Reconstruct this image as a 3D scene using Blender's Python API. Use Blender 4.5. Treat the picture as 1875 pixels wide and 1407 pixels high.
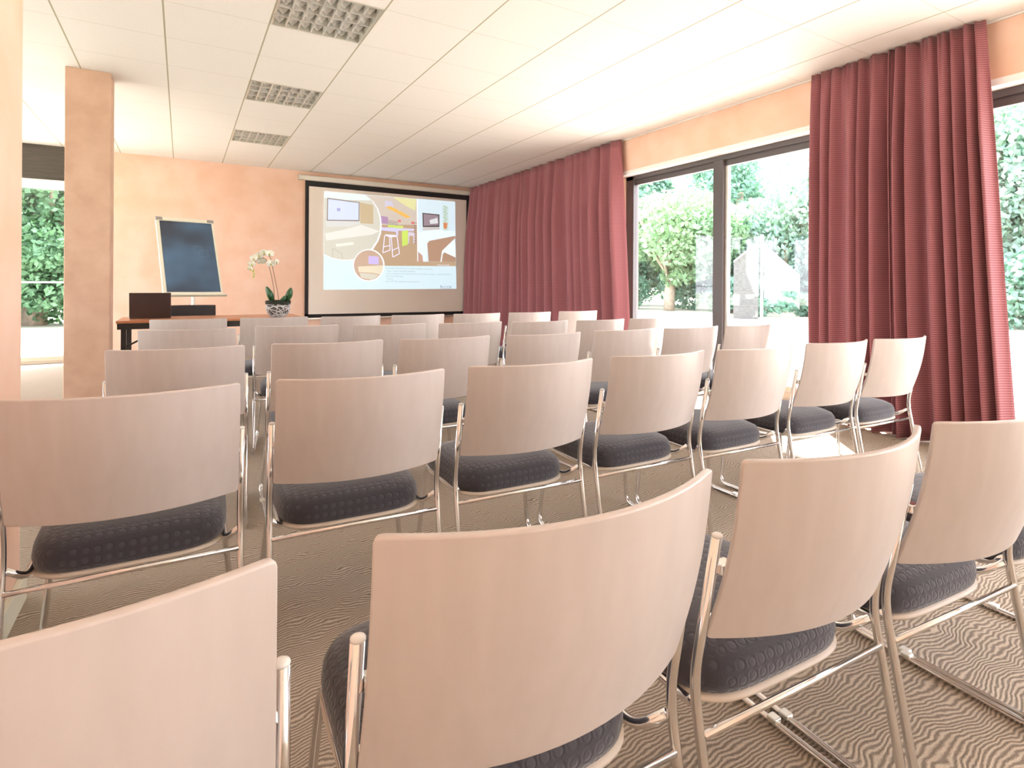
import bpy, math, random
from mathutils import Vector, Matrix, noise
sc = bpy.context.scene
COL = sc.collection
for o in list(bpy.data.objects): bpy.data.objects.remove(o)
R = math.radians
# ------------------------------------------------------------------ camera
CAM_H = 1.04
F_PX, CX, CY, YAW, ROLL = 1040.2, 952.7, 521.7, .5372, -.0062
cd = bpy.data.cameras.new('camera'); cam = bpy.data.objects.new('camera', cd); COL.objects.link(cam)
cd.sensor_width = 36; cd.lens = F_PX / 1875 * 36
cd.shift_x = -(CX - 937.5) / 1875; cd.shift_y = (CY - 703.5) / 1875
cd.clip_start = .02; cd.clip_end = 300
cam.matrix_world = Matrix.Translation((0, 0, CAM_H)) @ Matrix.Rotation(-YAW, 4, 'Z') @ Matrix.Rotation(R(90), 4, 'X') @ Matrix.Rotation(-ROLL, 4, 'Z')
sc.camera = cam
# ------------------------------------------------------------------ sky, sun, exposure
w = bpy.data.worlds.new('sky'); sc.world = w; w.use_nodes = True
bgn = w.node_tree.nodes['Background']
bgn.inputs['Color'].default_value = (.93, .945, 1.0, 1); bgn.inputs['Strength'].default_value = 5.0
sd = bpy.data.lights.new('sun', 'SUN'); sd.energy = 16; sd.angle = R(1.2); sd.color = (1, .955, .88)
sun = bpy.data.objects.new('sun', sd); COL.objects.link(sun)
AZ, EL = R(42), R(46)
sun.rotation_euler = Vector((math.sin(AZ) * math.cos(EL), math.cos(AZ) * math.cos(EL), math.sin(EL))).to_track_quat('Z', 'Y').to_euler()
sun.location = (10, 12, 14)
sc.view_settings.view_transform = 'Standard'; sc.view_settings.look = 'None'
sc.view_settings.exposure = 1.22; sc.view_settings.gamma = 1; sc.view_settings.use_curve_mapping = False

# ------------------------------------------------------------------ materials
def mat(name, col, rough=.6, metal=0, spec=.5, emit=None, es=0, sheen=0):
    m = bpy.data.materials.new(name); m.use_nodes = True
    b = m.node_tree.nodes['Principled BSDF']
    b.inputs['Base Color'].default_value = (*col, 1); b.inputs['Roughness'].default_value = rough
    b.inputs['Metallic'].default_value = metal; b.inputs['Specular IOR Level'].default_value = spec
    if sheen: b.inputs['Sheen Weight'].default_value = sheen
    if emit: b.inputs['Emission Color'].default_value = (*emit, 1); b.inputs['Emission Strength'].default_value = es
    return m
class NT:
    def __init__(s, m): s.m = m; s.t = m.node_tree; s.b = s.t.nodes['Principled BSDF']
    def n(s, kind, **kw):
        x = s.t.nodes.new(kind)
        for k, v in kw.items():
            if k in x.inputs.keys(): x.inputs[k].default_value = v
            else: setattr(x, k, v)
        return x
    def l(s, a, b): s.t.links.new(a, b)
    def math(s, op, a, b=None, c=None):
        x = s.t.nodes.new('ShaderNodeMath'); x.operation = op
        for i, v in enumerate((a, b, c)):
            if v is None: continue
            if isinstance(v, (int, float)): x.inputs[i].default_value = v
            else: s.l(v, x.inputs[i])
        return x.outputs[0]
    def ramp(s, fac, stops):
        x = s.t.nodes.new('ShaderNodeValToRGB'); s.l(fac, x.inputs[0])
        e = x.color_ramp.elements
        while len(e) < len(stops): e.new(.5)
        for i, (p, c) in enumerate(stops): e[i].position = p; e[i].color = (*c, 1)
        return x.outputs[0]
    def obj(s, scale=(1, 1, 1), loc=(0, 0, 0)):
        tc = s.n('ShaderNodeTexCoord'); mp = s.n('ShaderNodeMapping'); s.l(tc.outputs['Object'], mp.inputs[0])
        mp.inputs['Scale'].default_value = scale; mp.inputs['Location'].default_value = loc
        return mp.outputs[0]
    def bump(s, h, strength=.3, dist=.01):
        x = s.n('ShaderNodeBump'); x.inputs['Strength'].default_value = strength; x.inputs['Distance'].default_value = dist
        s.l(h, x.inputs['Height']); s.l(x.outputs[0], s.b.inputs['Normal'])
def noise_mat(name, c1, c2, scale, rough=.6, vec=(1, 1, 1), lo=.35, hi=.65, bump=0, bdist=.005, detail=4, spec=.5):
    m = mat(name, c1, rough, spec=spec); g = NT(m)
    t = g.n('ShaderNodeTexNoise', Scale=scale, Detail=detail); g.l(g.obj(vec), t.inputs['Vector'])
    g.l(g.ramp(t.outputs['Fac'], [(lo, c1), (hi, c2)]), g.b.inputs['Base Color'])
    if bump: g.bump(t.outputs['Fac'], bump, bdist)
    return m
M = {}
M['wood'] = noise_mat('washed_beech', (.555, .495, .46), (.60, .54, .505), 5, .34, (7, 7, .8), .25, .75, spec=.45)
M['plyedge'] = mat('plywood_edge', (.75, .62, .45), .5)
M['chrome'] = mat('chrome', (.78, .77, .76), .13, 1)
M['cap'] = mat('clear_cap', (.8, .8, .78), .25)
m = mat('charcoal_fabric', (.045, .045, .06), .85, spec=.25, sheen=.35); g = NT(m)
v = g.n('ShaderNodeTexVoronoi', Scale=42.0, feature='F1', Randomness=.12); g.l(g.obj((1, 1, 1)), v.inputs['Vector'])
ring = g.math('SUBTRACT', 1.0, g.math('MULTIPLY', g.math('ABSOLUTE', g.math('SUBTRACT', v.outputs['Distance'], .36)), 7.0)); ring = g.math('MAXIMUM', ring, 0.0)
n2 = g.n('ShaderNodeTexNoise', Scale=300.0, Detail=2.0); g.l(g.obj(), n2.inputs['Vector'])
hh = g.math('ADD', g.math('MULTIPLY', ring, -1.0), g.math('MULTIPLY', n2.outputs['Fac'], .5)); g.bump(hh, .35, .003)
g.l(g.ramp(v.outputs['Distance'], [(.25, (.060, .058, .070)), (.4, (.042, .040, .050))]), g.b.inputs['Base Color']); M['fabric'] = m
M['shell'] = mat('pale_shell', (.62, .54, .45), .45)
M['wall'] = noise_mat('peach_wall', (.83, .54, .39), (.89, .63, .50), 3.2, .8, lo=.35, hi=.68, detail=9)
M['wall_shaded'] = noise_mat('peach_wall_shaded', (.58, .37, .26), (.68, .46, .33), 6, .8, lo=.35, hi=.68, detail=9)  # same peach wall, darkened in colour to paint the pillar's backlit shade
M['white'] = mat('white_trim', (.86, .85, .82), .5)
M['case'] = mat('ivory_case', (.80, .77, .69), .45)
M['dark'] = mat('dark_frame', (.085, .075, .078), .4)
M['blindbox'] = noise_mat('brown_lintel', (.055, .045, .036), (.08, .066, .052), 4, .5, (1, 1, 10))
M['sill'] = mat('beige_sill', (.55, .47, .36), .5)
# carpet
m = mat('zebra_carpet', (.4, .3, .2), .95, spec=.1); g = NT(m)
co = g.obj((1, 1, 1)); wn = g.n('ShaderNodeTexNoise', Scale=5.0, Detail=2.0); g.l(co, wn.inputs['Vector'])
wn2 = g.n('ShaderNodeTexNoise', Scale=26.0, Detail=2.0); g.l(co, wn2.inputs['Vector'])
sx = g.n('ShaderNodeSeparateXYZ'); g.l(co, sx.inputs[0])
ph = g.math('ADD', g.math('MULTIPLY', sx.outputs['Y'], 540.0), g.math('ADD', g.math('MULTIPLY', wn.outputs['Fac'], 62.0), g.math('MULTIPLY', wn2.outputs['Fac'], 9.0)))
sn = g.math('SINE', ph)
pile = g.n('ShaderNodeTexNoise', Scale=420.0, Detail=2.0); g.l(co, pile.inputs['Vector'])
f = g.math('ADD', g.math('MULTIPLY', sn, .27), g.math('ADD', g.math('MULTIPLY', pile.outputs['Fac'], .9), .0))
g.l(g.ramp(f, [(.2, (.23, .188, .150)), (.74, (.60, .505, .405))]), g.b.inputs['Base Color']); g.bump(f, .5, .006); M['carpet'] = m
# ceiling tiles : T-bar grid 0.6 m, depth-wise joints marked, cross joints faint
m = mat('ceiling_tile', (.82, .81, .72), .9, spec=.1); g = NT(m)
co = g.obj((1, 1, 1)); sx = g.n('ShaderNodeSeparateXYZ'); g.l(co, sx.inputs[0])
fx = g.math('ABSOLUTE', g.math('SUBTRACT', g.math('FRACT', g.math('DIVIDE', g.math('ADD', sx.outputs['X'], 60 - .4898 + .3), .6)), .5))
fy = g.math('ABSOLUTE', g.math('SUBTRACT', g.math('FRACT', g.math('DIVIDE', g.math('ADD', sx.outputs['Y'], 60 - .5046 + .3), .6)), .5))
lx = g.math('LESS_THAN', fx, .009); lx2 = g.math('LESS_THAN', fx, .016); ly = g.math('LESS_THAN', fy, .005)
sp = g.n('ShaderNodeTexNoise', Scale=260.0, Detail=2.0); g.l(co, sp.inputs['Vector'])
big = g.n('ShaderNodeTexNoise', Scale=.9, Detail=2.0); g.l(co, big.inputs['Vector'])
base = g.ramp(sp.outputs['Fac'], [(.3, (.80, .775, .735)), (.6, (.88, .855, .815))])
def mixc(g, fac, a, b, amt=1):
    x = g.n('ShaderNodeMix', data_type='RGBA'); g.l(g.math('MULTIPLY', fac, float(amt)), x.inputs[0])
    g.l(a, x.inputs[6])
    if isinstance(b, tuple): x.inputs[7].default_value = (*b, 1)
    else: g.l(b, x.inputs[7])
    return x.outputs[2]
c1 = mixc(g, lx2, base, (.88, .86, .74), .8); c2 = mixc(g, lx, c1, (.30, .27, .20), .75); c3 = mixc(g, ly, c2, (.55, .52, .42), .55)
g.l(c3, g.b.inputs['Base Color']); M['tile'] = m
# curtain
m = mat('burgundy_curtain', (.3, .08, .08), .8, spec=.2, sheen=.2); g = NT(m)
co = g.obj((1, 1, 1)); sx = g.n('ShaderNodeSeparateXYZ'); g.l(co, sx.inputs[0])
s1 = g.math('SINE', g.math('MULTIPLY', sx.outputs['Z'], 420.0)); s1 = g.math('ADD', g.math('MULTIPLY', s1, .5), .5)
g.l(g.ramp(s1, [(.25, (.26, .085, .105)), (.8, (.42, .17, .18))]), g.b.inputs['Base Color'])
tr = g.n('ShaderNodeBsdfTranslucent'); tr.inputs[0].default_value = (.5, .14, .11, 1); mx = g.n('ShaderNodeMixShader'); mx.inputs[0].default_value = .03
out = g.t.nodes['Material Output']; g.l(g.b.outputs[0], mx.inputs[1]); g.l(tr.outputs[0], mx.inputs[2]); g.l(mx.outputs[0], out.inputs[0]); M['curtain'] = m
# glass
m = bpy.data.materials.new('window_glass'); m.use_nodes = True; t = m.node_tree; t.nodes.clear()
o_ = t.nodes.new('ShaderNodeOutputMaterial'); tb = t.nodes.new('ShaderNodeBsdfTransparent'); tb.inputs[0].default_value = (.955, .95, .965, 1)
gb = t.nodes.new('ShaderNodeBsdfGlossy'); gb.inputs['Roughness'].default_value = .02; lw = t.nodes.new('ShaderNodeLayerWeight'); lw.inputs[0].default_value = .5
pw = t.nodes.new('ShaderNodeMath'); pw.operation = 'POWER'; pw.inputs[1].default_value = 4; t.links.new(lw.outputs['Facing'], pw.inputs[0])
fr = t.nodes.new('ShaderNodeMath'); fr.operation = 'MULTIPLY_ADD'; fr.inputs[1].default_value = .6; fr.inputs[2].default_value = .04; t.links.new(pw.outputs[0], fr.inputs[0])
mx = t.nodes.new('ShaderNodeMixShader'); t.links.new(fr.outputs[0], mx.inputs[0]); t.links.new(tb.outputs[0], mx.inputs[1]); t.links.new(gb.outputs[0], mx.inputs[2]); t.links.new(mx.outputs[0], o_.inputs[0])
M['glass'] = m
M['tabletop'] = mat('cherry_laminate', (.50, .20, .09), .3)
M['black'] = mat('black_enamel', (.022, .02, .018), .4)
M['laptop'] = noise_mat('laptop_lid', (.035, .022, .018), (.055, .03, .026), 3, .35)
M['mesh'] = mat('black_chair_fabric', (.025, .02, .02), .8)
M['alu'] = mat('aluminium', (.75, .75, .68), .35, .7)
M['ivory'] = mat('ivory_frame', (.78, .76, .62), .5)
m = noise_mat('blue_grey_board', (.040, .055, .085), (.085, .17, .29), 1.7, .35, lo=.38, hi=.62, detail=2); M['board'] = m
M['silver'] = mat('louvre_aluminium', (.82, .82, .78), .3, .6)
M['lens'] = mat('reflector', (.88, .88, .85), .4, .3)
M['petal'] = mat('orchid_petal', (.86, .86, .74), .5); M['lip'] = mat('orchid_lip', (.55, .55, .1), .5)
M['bud'] = mat('orchid_bud', (.5, .6, .12), .5)
M['stem'] = mat('orchid_stem', (.10, .07, .03), .6); M['leaf'] = mat('orchid_leaf', (.03, .10, .035), .3)
M['moss'] = noise_mat('dark_moss', (.015, .018, .012), (.04, .045, .03), 60, .9)
M['vine'] = noise_mat('whitewashed_vine', (.55, .53, .51), (.8, .79, .78), 30, .8)
M['grass'] = noise_mat('lawn', (.56, .56, .46), (.64, .64, .53), 3, .95)
M['terrace'] = noise_mat('pale_paving', (.66, .62, .55), (.74, .70, .62), 2, .9)
M['bark'] = noise_mat('bark', (.22, .18, .14), (.34, .28, .22), 6, .9)
M['render'] = mat('white_render', (.86, .85, .82), .8); M['stone'] = noise_mat('grey_stone', (.06, .063, .062), (.10, .10, .098), 8, .9, (1, 1, 4))
M['roof'] = mat('garden_roof', (.3, .28, .27), .8)
def leafmat(name, a, b):
    m = noise_mat(name, a, b, 1.3, .7, lo=.3, hi=.7); g = NT(m)
    tr = g.n('ShaderNodeBsdfTranslucent'); tr.inputs[0].default_value = (a[0] * 1.6, a[1] * 1.7, a[2] * 1.0, 1); mx = g.n('ShaderNodeMixShader'); mx.inputs[0].default_value = .35
    out = g.t.nodes['Material Output']; g.l(g.b.outputs[0], mx.inputs[1]); g.l(tr.outputs[0], mx.inputs[2]); g.l(mx.outputs[0], out.inputs[0])
    return m
M['leafA'] = leafmat('pale_olive_leaves', (.15, .27, .17), (.26, .38, .26))
M['leafB'] = leafmat('blue_green_leaves', (.12, .25, .21), (.20, .34, .29))
M['leafC'] = leafmat('fresh_green_leaves', (.075, .165, .095), (.165, .30, .17))
M['leafD'] = leafmat('silver_green_leaves', (.20, .32, .29), (.32, .44, .40))

# ------------------------------------------------------------------ mesh helpers
class MB:
    def __init__(s): s.v = []; s.f = []
    def add(s, v, f): n = len(s.v); s.v += [tuple(x) for x in v]; s.f += [tuple(i + n for i in q) for q in f]; return s
    def box(s, x0, x1, y0, y1, z0, z1, mtx=None):
        v = [Vector((x, y, z)) for z in (z0, z1) for y in (y0, y1) for x in (x0, x1)]
        if mtx: v = [mtx @ a for a in v]
        return s.add(v, [(0, 2, 3, 1), (4, 5, 7, 6), (0, 1, 5, 4), (2, 6, 7, 3), (0, 4, 6, 2), (1, 3, 7, 5)])
    def tube(s, pts, r, seg=10, bend=.03, closed=False, rs=None):
        P = [Vector(p) for p in pts]; Q = []
        if bend > 0 and len(P) > 2:
            Q.append(P[0])
            for i in range(1, len(P) - 1):
                a, b, c = P[i - 1], P[i], P[i + 1]; da = (a - b); dc = (c - b)
                d = min(bend, da.length * .45, dc.length * .45); p0 = b + da.normalized() * d; p2 = b + dc.normalized() * d
                for k in range(6):
                    t_ = k / 5; Q.append(p0 * (1 - t_) ** 2 + b * 2 * t_ * (1 - t_) + p2 * t_ ** 2)
            Q.append(P[-1])
        else: Q = P
        n = len(Q); up = None; vs = []; fs = []
        for i, p in enumerate(Q):
            d = (Q[min(i + 1, n - 1)] - Q[max(i - 1, 0)]).normalized()
            if up is None:
                up = Vector((0, 0, 1)) if abs(d.z) < .9 else Vector((1, 0, 0))
            sd_ = d.cross(up).normalized(); up = sd_.cross(d).normalized()
            rr = rs[min(int(i * len(rs) / n), len(rs) - 1)] if rs else r
            for k in range(seg):
                a = 2 * math.pi * k / seg; vs.append(p + (sd_ * math.cos(a) + up * math.sin(a)) * rr)
        for i in range(n - 1):
            for k in range(seg):
                a = i * seg + k; b = i * seg + (k + 1) % seg; fs.append((a, b, b + seg, a + seg))
        fs.append(tuple(range(seg - 1, -1, -1))); fs.append(tuple(range((n - 1) * seg, n * seg)))
        return s.add(vs, fs)
    def lathe(s, prof, seg=24, c=(0, 0, 0), mtx=None):
        vs = []; fs = []
        for r, z in prof:
            for k in range(seg):
                a = 2 * math.pi * k / seg; p = Vector((c[0] + r * math.cos(a), c[1] + r * math.sin(a), c[2] + z)); vs.append(mtx @ p if mtx else p)
        for i in range(len(prof) - 1):
            for k in range(seg):
                a = i * seg + k; b = i * seg + (k + 1) % seg; fs.append((a, b, b + seg, a + seg))
        fs.append(tuple(range(seg - 1, -1, -1))); fs.append(tuple(range((len(prof) - 1) * seg, len(prof) * seg)))
        return s.add(vs, fs)
    def grid(s, fn, nu, nv):
        vs = [fn(i / nu, j / nv) for j in range(nv + 1) for i in range(nu + 1)]
        fs = [(j * (nu + 1) + i, j * (nu + 1) + i + 1, (j + 1) * (nu + 1) + i + 1, (j + 1) * (nu + 1) + i) for j in range(nv) for i in range(nu)]
        return s.add(vs, fs)
    def build(s, name, m, parent=None, smooth=False, bevel=0, solid=0, sub=0, offset=0, seg=2):
        me = bpy.data.meshes.new(name); me.from_pydata([tuple(v) for v in s.v], [], s.f); me.materials.append(m); me.update()
        o = bpy.data.objects.new(name, me); COL.objects.link(o)
        if parent: o.parent = parent
        if smooth: me.polygons.foreach_set('use_smooth', [True] * len(me.polygons))
        if solid: x = o.modifiers.new('s', 'SOLIDIFY'); x.thickness = solid; x.offset = offset
        if bevel: x = o.modifiers.new('b', 'BEVEL'); x.width = bevel; x.segments = seg; x.limit_method = 'ANGLE'
        if sub: x = o.modifiers.new('u', 'SUBSURF'); x.levels = sub; x.render_levels = sub
        return o
def B(*a): return MB().box(*a)
def tag(o, label=None, cat=None, group=None, kind=None):
    if label: o['label'] = label
    if cat: o['category'] = cat
    if group: o['group'] = group
    if kind: o['kind'] = kind
    return o
def empty(name, loc=(0, 0, 0), rz=0):
    o = bpy.data.objects.new(name, None); COL.objects.link(o); o.location = loc; o.rotation_euler = (0, 0, rz); o.empty_display_size = .1; return o
def kids(o): return [c for c in bpy.data.objects if c.parent == o]
def copy_tree(o, parent=None, km=None):
    km = km or KM; c = o.copy(); COL.objects.link(c); c.parent = parent
    for ch in km.get(o.name, []): copy_tree(ch, c, km)
    return c
KM = {}
def keep(o):
    KM[o.name] = kids(o)
    for c in KM[o.name]: keep(c)
def S(o): o['kind'] = 'structure'; return o
def ray(u, v):
    a = (u - CX) / F_PX; b = -(v - CY) / F_PX; c, s = math.cos(ROLL), math.sin(ROLL); a, b = a * c + b * s, -a * s + b * c
    c, s = math.cos(YAW), math.sin(YAW); return Vector((a * c + s, -a * s + c, b))
def at_y(u, v, Y): r = ray(u, v); r = r * (Y / r.y); return Vector((r.x, r.y, r.z + CAM_H))

# ------------------------------------------------------------------ room shell
CH = CAM_H + 1.7246; FY = 9.22; WX = 4.5; BY = -4.0; LX = -4.2
S(B(LX - .2, WX + .3, BY - .2, FY + .2, -.12, 0).build('floor', M['carpet']))
# ceiling strips leave three openings for the light fittings
HX0, HX1 = .4898 + .006, 1.0898 - .006
holes = [(3.5046, 4.1046), (5.3046, 5.9046), (7.1046, 7.7046)]
c = MB(); c.box(LX - .2, HX0, BY - .2, FY + .2, CH, CH + .1); c.box(HX1, WX, BY - .2, FY + .2, CH, CH + .1)
ys = [BY - .2] + [q for h in holes for q in (h[0] + .006, h[1] - .006)] + [FY + .2]
for k in range(0, len(ys), 2): c.box(HX0, HX1, ys[k], ys[k + 1], CH, CH + .1)
S(c.build('ceiling', M['tile']))
S(B(LX - .2, WX + .3, BY - .2, FY + .2, CH + .22, CH + .3).build('ceiling_slab', M['white'])).name = 'ceiling.001'
# right wall header and pillars (glazing between)
WT = 2.385
r_ = MB(); r_.box(WX, WX + .3, BY - .2, FY + .2, WT, CH + .22)
for a, b in ((5.24, FY + .2), (1.95, 2.35), (BY - .2, BY)): r_.box(WX, WX + .3, a, b, 0, WT)
S(r_.build('wall_right', M['wall']))
S(B(WX - .012, WX + .11, BY, 5.24, WT - .045, WT).build('trim_1', M['white']))
S(B(WX - .022, WX, BY, FY, CH - .012, CH - .0005).build('trim_2', M['white'], bevel=.003))
# front wall with the left-hand glazing
WL = -.86
f_ = MB(); f_.box(WL, WX, FY, FY + .2, 0, CH + .22); f_.box(LX, WL, FY, FY + .2, CH - .01, CH + .22)
S(f_.build('wall_front', M['wall']))
l_w = MB(); l_w.box(LX - .2, LX, BY - .2, FY + .2, 2.34, CH + .22)
for a, b in ((BY - .2, 2.6), (5.6, 5.9), (FY - .1, FY + .2)): l_w.box(LX - .2, LX, a, b, 0, 2.34)
S(l_w.build('wall_left', M['wall_shaded']))
# foreground wall beside the camera
S(B(-.75, -.45, BY, 2.43, 0, CH).build('wall_partition', M['wall'], bevel=.006))
S(MB().box(-.45, -.432, BY, 2.43, 0, .085).box(-.75, -.45, 2.43, 2.447, 0, .085).build('baseboard_left', M['ivory'], bevel=.003))
S(B(-.81, -.51, 5.75, 6.02, 0, CH).build('wall_pillar', M['wall_shaded'], bevel=.006))
S(MB().box(WL, WX - .02, FY - .015, FY, 0, .07).build('baseboard_front', M['ivory']))
# back wall: unseen, closed to dim the near chairs, white to bounce light
b_ = MB(); b_.box(LX, WX, BY - .2, BY, 0, CH + .22)
S(b_.build('wall_back', M['white']))
# ------------------------------------------------------------------ windows
def window(name, axis, a0, a1, pos, z0, z1, mull, fw=.1, topw=.11, botw=.11, rail=None, kick=.05):
    """glazing in plane x=pos (axis 'y') or y=pos (axis 'x')"""
    e = empty(name, (pos, a0, 0) if axis == 'y' else (a0, pos, 0)); S(e)
    def bx(mb, s0, s1, t0, t1, q0, q1):
        if axis == 'y': mb.box(t0, t1, s0 - a0, s1 - a0, q0, q1)
        else: mb.box(s0 - a0, s1 - a0, t0, t1, q0, q1)
    fr_ = MB(); bx(fr_, a0, a1, 0, .08, z1 - topw * .45, z1); bx(fr_, a0, a1, .02, .07, z1 - topw, z1 - topw * .42)
    bx(fr_, a0, a0 + .06, 0, .08, z0, z1); bx(fr_, a1 - .13, a1, 0, .08, z0, z1)
    fr_.build('window_frame', M['dark'], e, bevel=.004)
    bt = MB(); bx(bt, a0, a1, -.01, .09, z0 + kick, z0 + botw + kick); bx(bt, a0, a1, 0, .1, 0, z0 + kick + .001); bx(bt, a0, a1, -.02, .06, z0 + kick + .045, z0 + kick + .055)
    bt.build('window_sill', M['sill'], e, bevel=.004)
    ms = sorted(mull)
    for mm in ms:
        ml = MB(); bx(ml, mm - .06, mm + .06, -.015, .075, z0 + .1, z1 - .05); ml.build('mullion', M['dark'], e, bevel=.004)
        st = MB(); bx(st, mm - .10, mm - .06, .02, .05, z0 + .12, z1 - topw); st.build('glazing_bead', M['alu'], e)
    edges = [a0 + .06] + ms + [a1 - .13]
    for k in range(len(edges) - 1):
        p = MB(); bx(p, edges[k] + (.06 if k else 0), edges[k + 1] - (.1 if k + 1 < len(edges) - 1 else 0), .04, .046, z0 + botw + kick, z1 - topw * .9)
        p.build('pane', M['glass'], e)
    if rail:
        rl = MB(); bx(rl, a0, a1, .08, .11, rail - .012, rail + .012); rl.build('rail', M['white'], e)
    return e
window('window_1', 'y', 2.35, 5.24, WX + .1, 0, WT - .045, [3.86])
window('window_2', 'y', BY, 1.95, WX + .1, 0, WT - .045, [.2, -1.9])
window('window_3', 'x', LX, WL, FY + .05, 0, 2.34, [-2.7], botw=.06, kick=.035, topw=.03, rail=1.035)
S(B(LX, WL, FY - .01, FY + .16, 2.334, CH - .001).build('trim_3', M['blindbox'], bevel=.004))
S(MB().box(LX, WL, FY - .018, FY - .01, 2.42, 2.44).box(LX, WL, FY - .018, FY - .01, 2.345, 2.36).build('trim_4', M['blindbox']))
S(MB().box(LX, WL, FY + .0, FY + .05, 2.215, 2.334).build('trim_5', M['white'], bevel=.008))
window('added_window_1', 'y', 2.6, 5.6, LX - .12, 0, 2.34, [4.1])  # unseen glazing, added to let daylight into the left part
window('added_window_2', 'y', 5.9, FY - .1, LX - .12, 0, 2.34, [7.5])  # second unseen opening, added for light towards the front

# ------------------------------------------------------------------ chairs
def arc_pt(a, W, s):  # sag backwards
    return -s * (1 - (2 * a / W) ** 2)
ZT, BH, BW, SAG, TLT = CAM_H - .257, .300, .474, .068, .071
def backrest():
    mb = MB(); NU, NV = 24, 14; rc = .008
    def fn(u, v):
        a = (u - .5) * BW; z = (v - .5) * BH
        # rounded corners
        ex = max(0, abs(a) - (BW / 2 - rc)); ez = max(0, abs(z) - (BH / 2 - rc)); r = math.hypot(ex, ez)
        if ex > 0 and ez > 0 and r > 0:
            k = max(ex, ez) / r; a = math.copysign(BW / 2 - rc + ex * k, a); z = math.copysign(BH / 2 - rc + ez * k, z)
        zz = ZT - BH / 2 + z; t_ = (ZT - zz) / BH
        y = TLT * t_ - .012 * math.sin(math.pi * t_) + arc_pt(a, BW, SAG)
        return (a, y, zz)
    us = [0, .006, .017] + [.017 + (i + 1) * .966 / 19 for i in range(18)] + [.983, .994, 1]
    vs = [0, .01, .027] + [.027 + (i + 1) * .946 / 9 for i in range(8)] + [.973, .99, 1]
    pts = [fn(u, v) for v in vs for u in us]; n = len(us)
    fs = [(j * n + i, (j + 1) * n + i, (j + 1) * n + i + 1, j * n + i + 1) for j in range(len(vs) - 1) for i in range(n - 1)]
    mb.add(pts, fs); return mb
SB, SF, SZ = .094, .52, .324   # seat rear, front, underside height
def seat_outline(t_, grow=0):
    # superellipse, wider at the front
    a = 2 * math.pi * t_; c, s = math.cos(a), math.sin(a); n = 4.4
    x = math.copysign(abs(c) ** (2 / n), c); y = math.copysign(abs(s) ** (2 / n), s)
    hw = .219 + .006 * y + grow; return Vector((x * hw, (SB + SF) / 2 + y * ((SF - SB) / 2 + grow), 0))
def seat_pad():
    mb = MB(); N = 48; prof = [(-.010, -.003), (-.001, .004), (.002, .022), (-.001, .044), (-.011, .062), (-.035, .074), (-.075, .081), (-.125, .084), (-.18, .084)]
    vs = []; fs = []
    for gr, z in prof:
        for k in range(N):
            p = seat_outline(k / N, gr); yy = (p.y - SB) / (SF - SB); zz = SZ + .012 + z - .018 * max(0, yy - .75) ** 2 * 16 * .35 + .006 * yy
            vs.append((p.x, p.y, zz))
    for i in range(len(prof) - 1):
        for k in range(N): a = i * N + k; b = i * N + (k + 1) % N; fs.append((a, b, b + N, a + N))
    fs.append(tuple(range(N - 1, -1, -1))); fs.append(tuple(range((len(prof) - 1) * N, len(prof) * N)))
    return mb.add(vs, fs)
def seat_shell():
    mb = MB(); N = 48; vs = []; fs = []
    prof = [(-.02, 0), (.0, .0), (.003, .003), (.003, .008), (-.02, .012)]
    for gr, z in prof:
        for k in range(N):
            p = seat_outline(k / N, gr); yy = (p.y - SB) / (SF - SB); vs.append((p.x, p.y, SZ + z - .018 * max(0, yy - .75) ** 2 * 16 * .35 + .006 * yy))
    for i in range(len(prof) - 1):
        for k in range(N): a = i * N + k; b = i * N + (k + 1) % N; fs.append((a, b, b + N, a + N))
    fs.append(tuple(range(N - 1, -1, -1))); fs.append(tuple(range((len(prof) - 1) * N, len(prof) * N)))
    return mb.add(vs, fs)
TR_ = .0085
def side_frame(s):
    mb = MB(); X = .2435
    mb.tube([(s * X, .041, .655), (s * (X + .002), .086, .405), (s * (X + .002), .01, TR_), (s * (X + .001), .475, TR_), (s * .212, .462, .338), (s * .212, .13, .334), (s * (X - .002), .088, .372)], TR_, 12, .045)
    return mb
def make_chair():
    e = empty('stacking_chair')
    backrest().build('backrest', M['wood'], e, smooth=True, solid=.011, bevel=.003, offset=0)
    seat_pad().build('seat_cushion', M['fabric'], e, smooth=True)
    seat_shell().build('seat_shell', M['shell'], e, smooth=True)
    for s in (-1, 1):
        fr2 = side_frame(s).build('side_frame', M['chrome'], e, smooth=True)
        MB().lathe([(.0001, .003), (.005, .0026), (.008, .001), (.0088, -.001), (.0088, -.003)][::-1], 12, (s * .2435, .0405, .6575)).build('end_cap', M['cap'], fr2, smooth=True)
        cl = MB(); cl.box(*sorted((s * .236, s * .259)), .30, .325, 0.010, .022); cl.build('linking_clip', M['alu'], fr2, bevel=.003)
    MB().tube([(-.240, .068, .327), (.240, .068, .327)], .0065, 10, 0).build('rear_crossbar', M['chrome'], e, smooth=True)
    MB().tube([(-.212, .40, .333), (.212, .40, .333)], .0065, 10, 0).build('front_crossbar', M['chrome'], e, smooth=True)
    for s in (-1, 1):
        for z in (.60, .50):
            y = TLT * (ZT - z) / BH; br = MB(); br.box(s * .222 - .014, s * .222 + .014, y - .008, y + .016, z - .009, z + .009); br.build('mounting_bracket', M['chrome'], e, bevel=.003)
    return e
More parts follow.
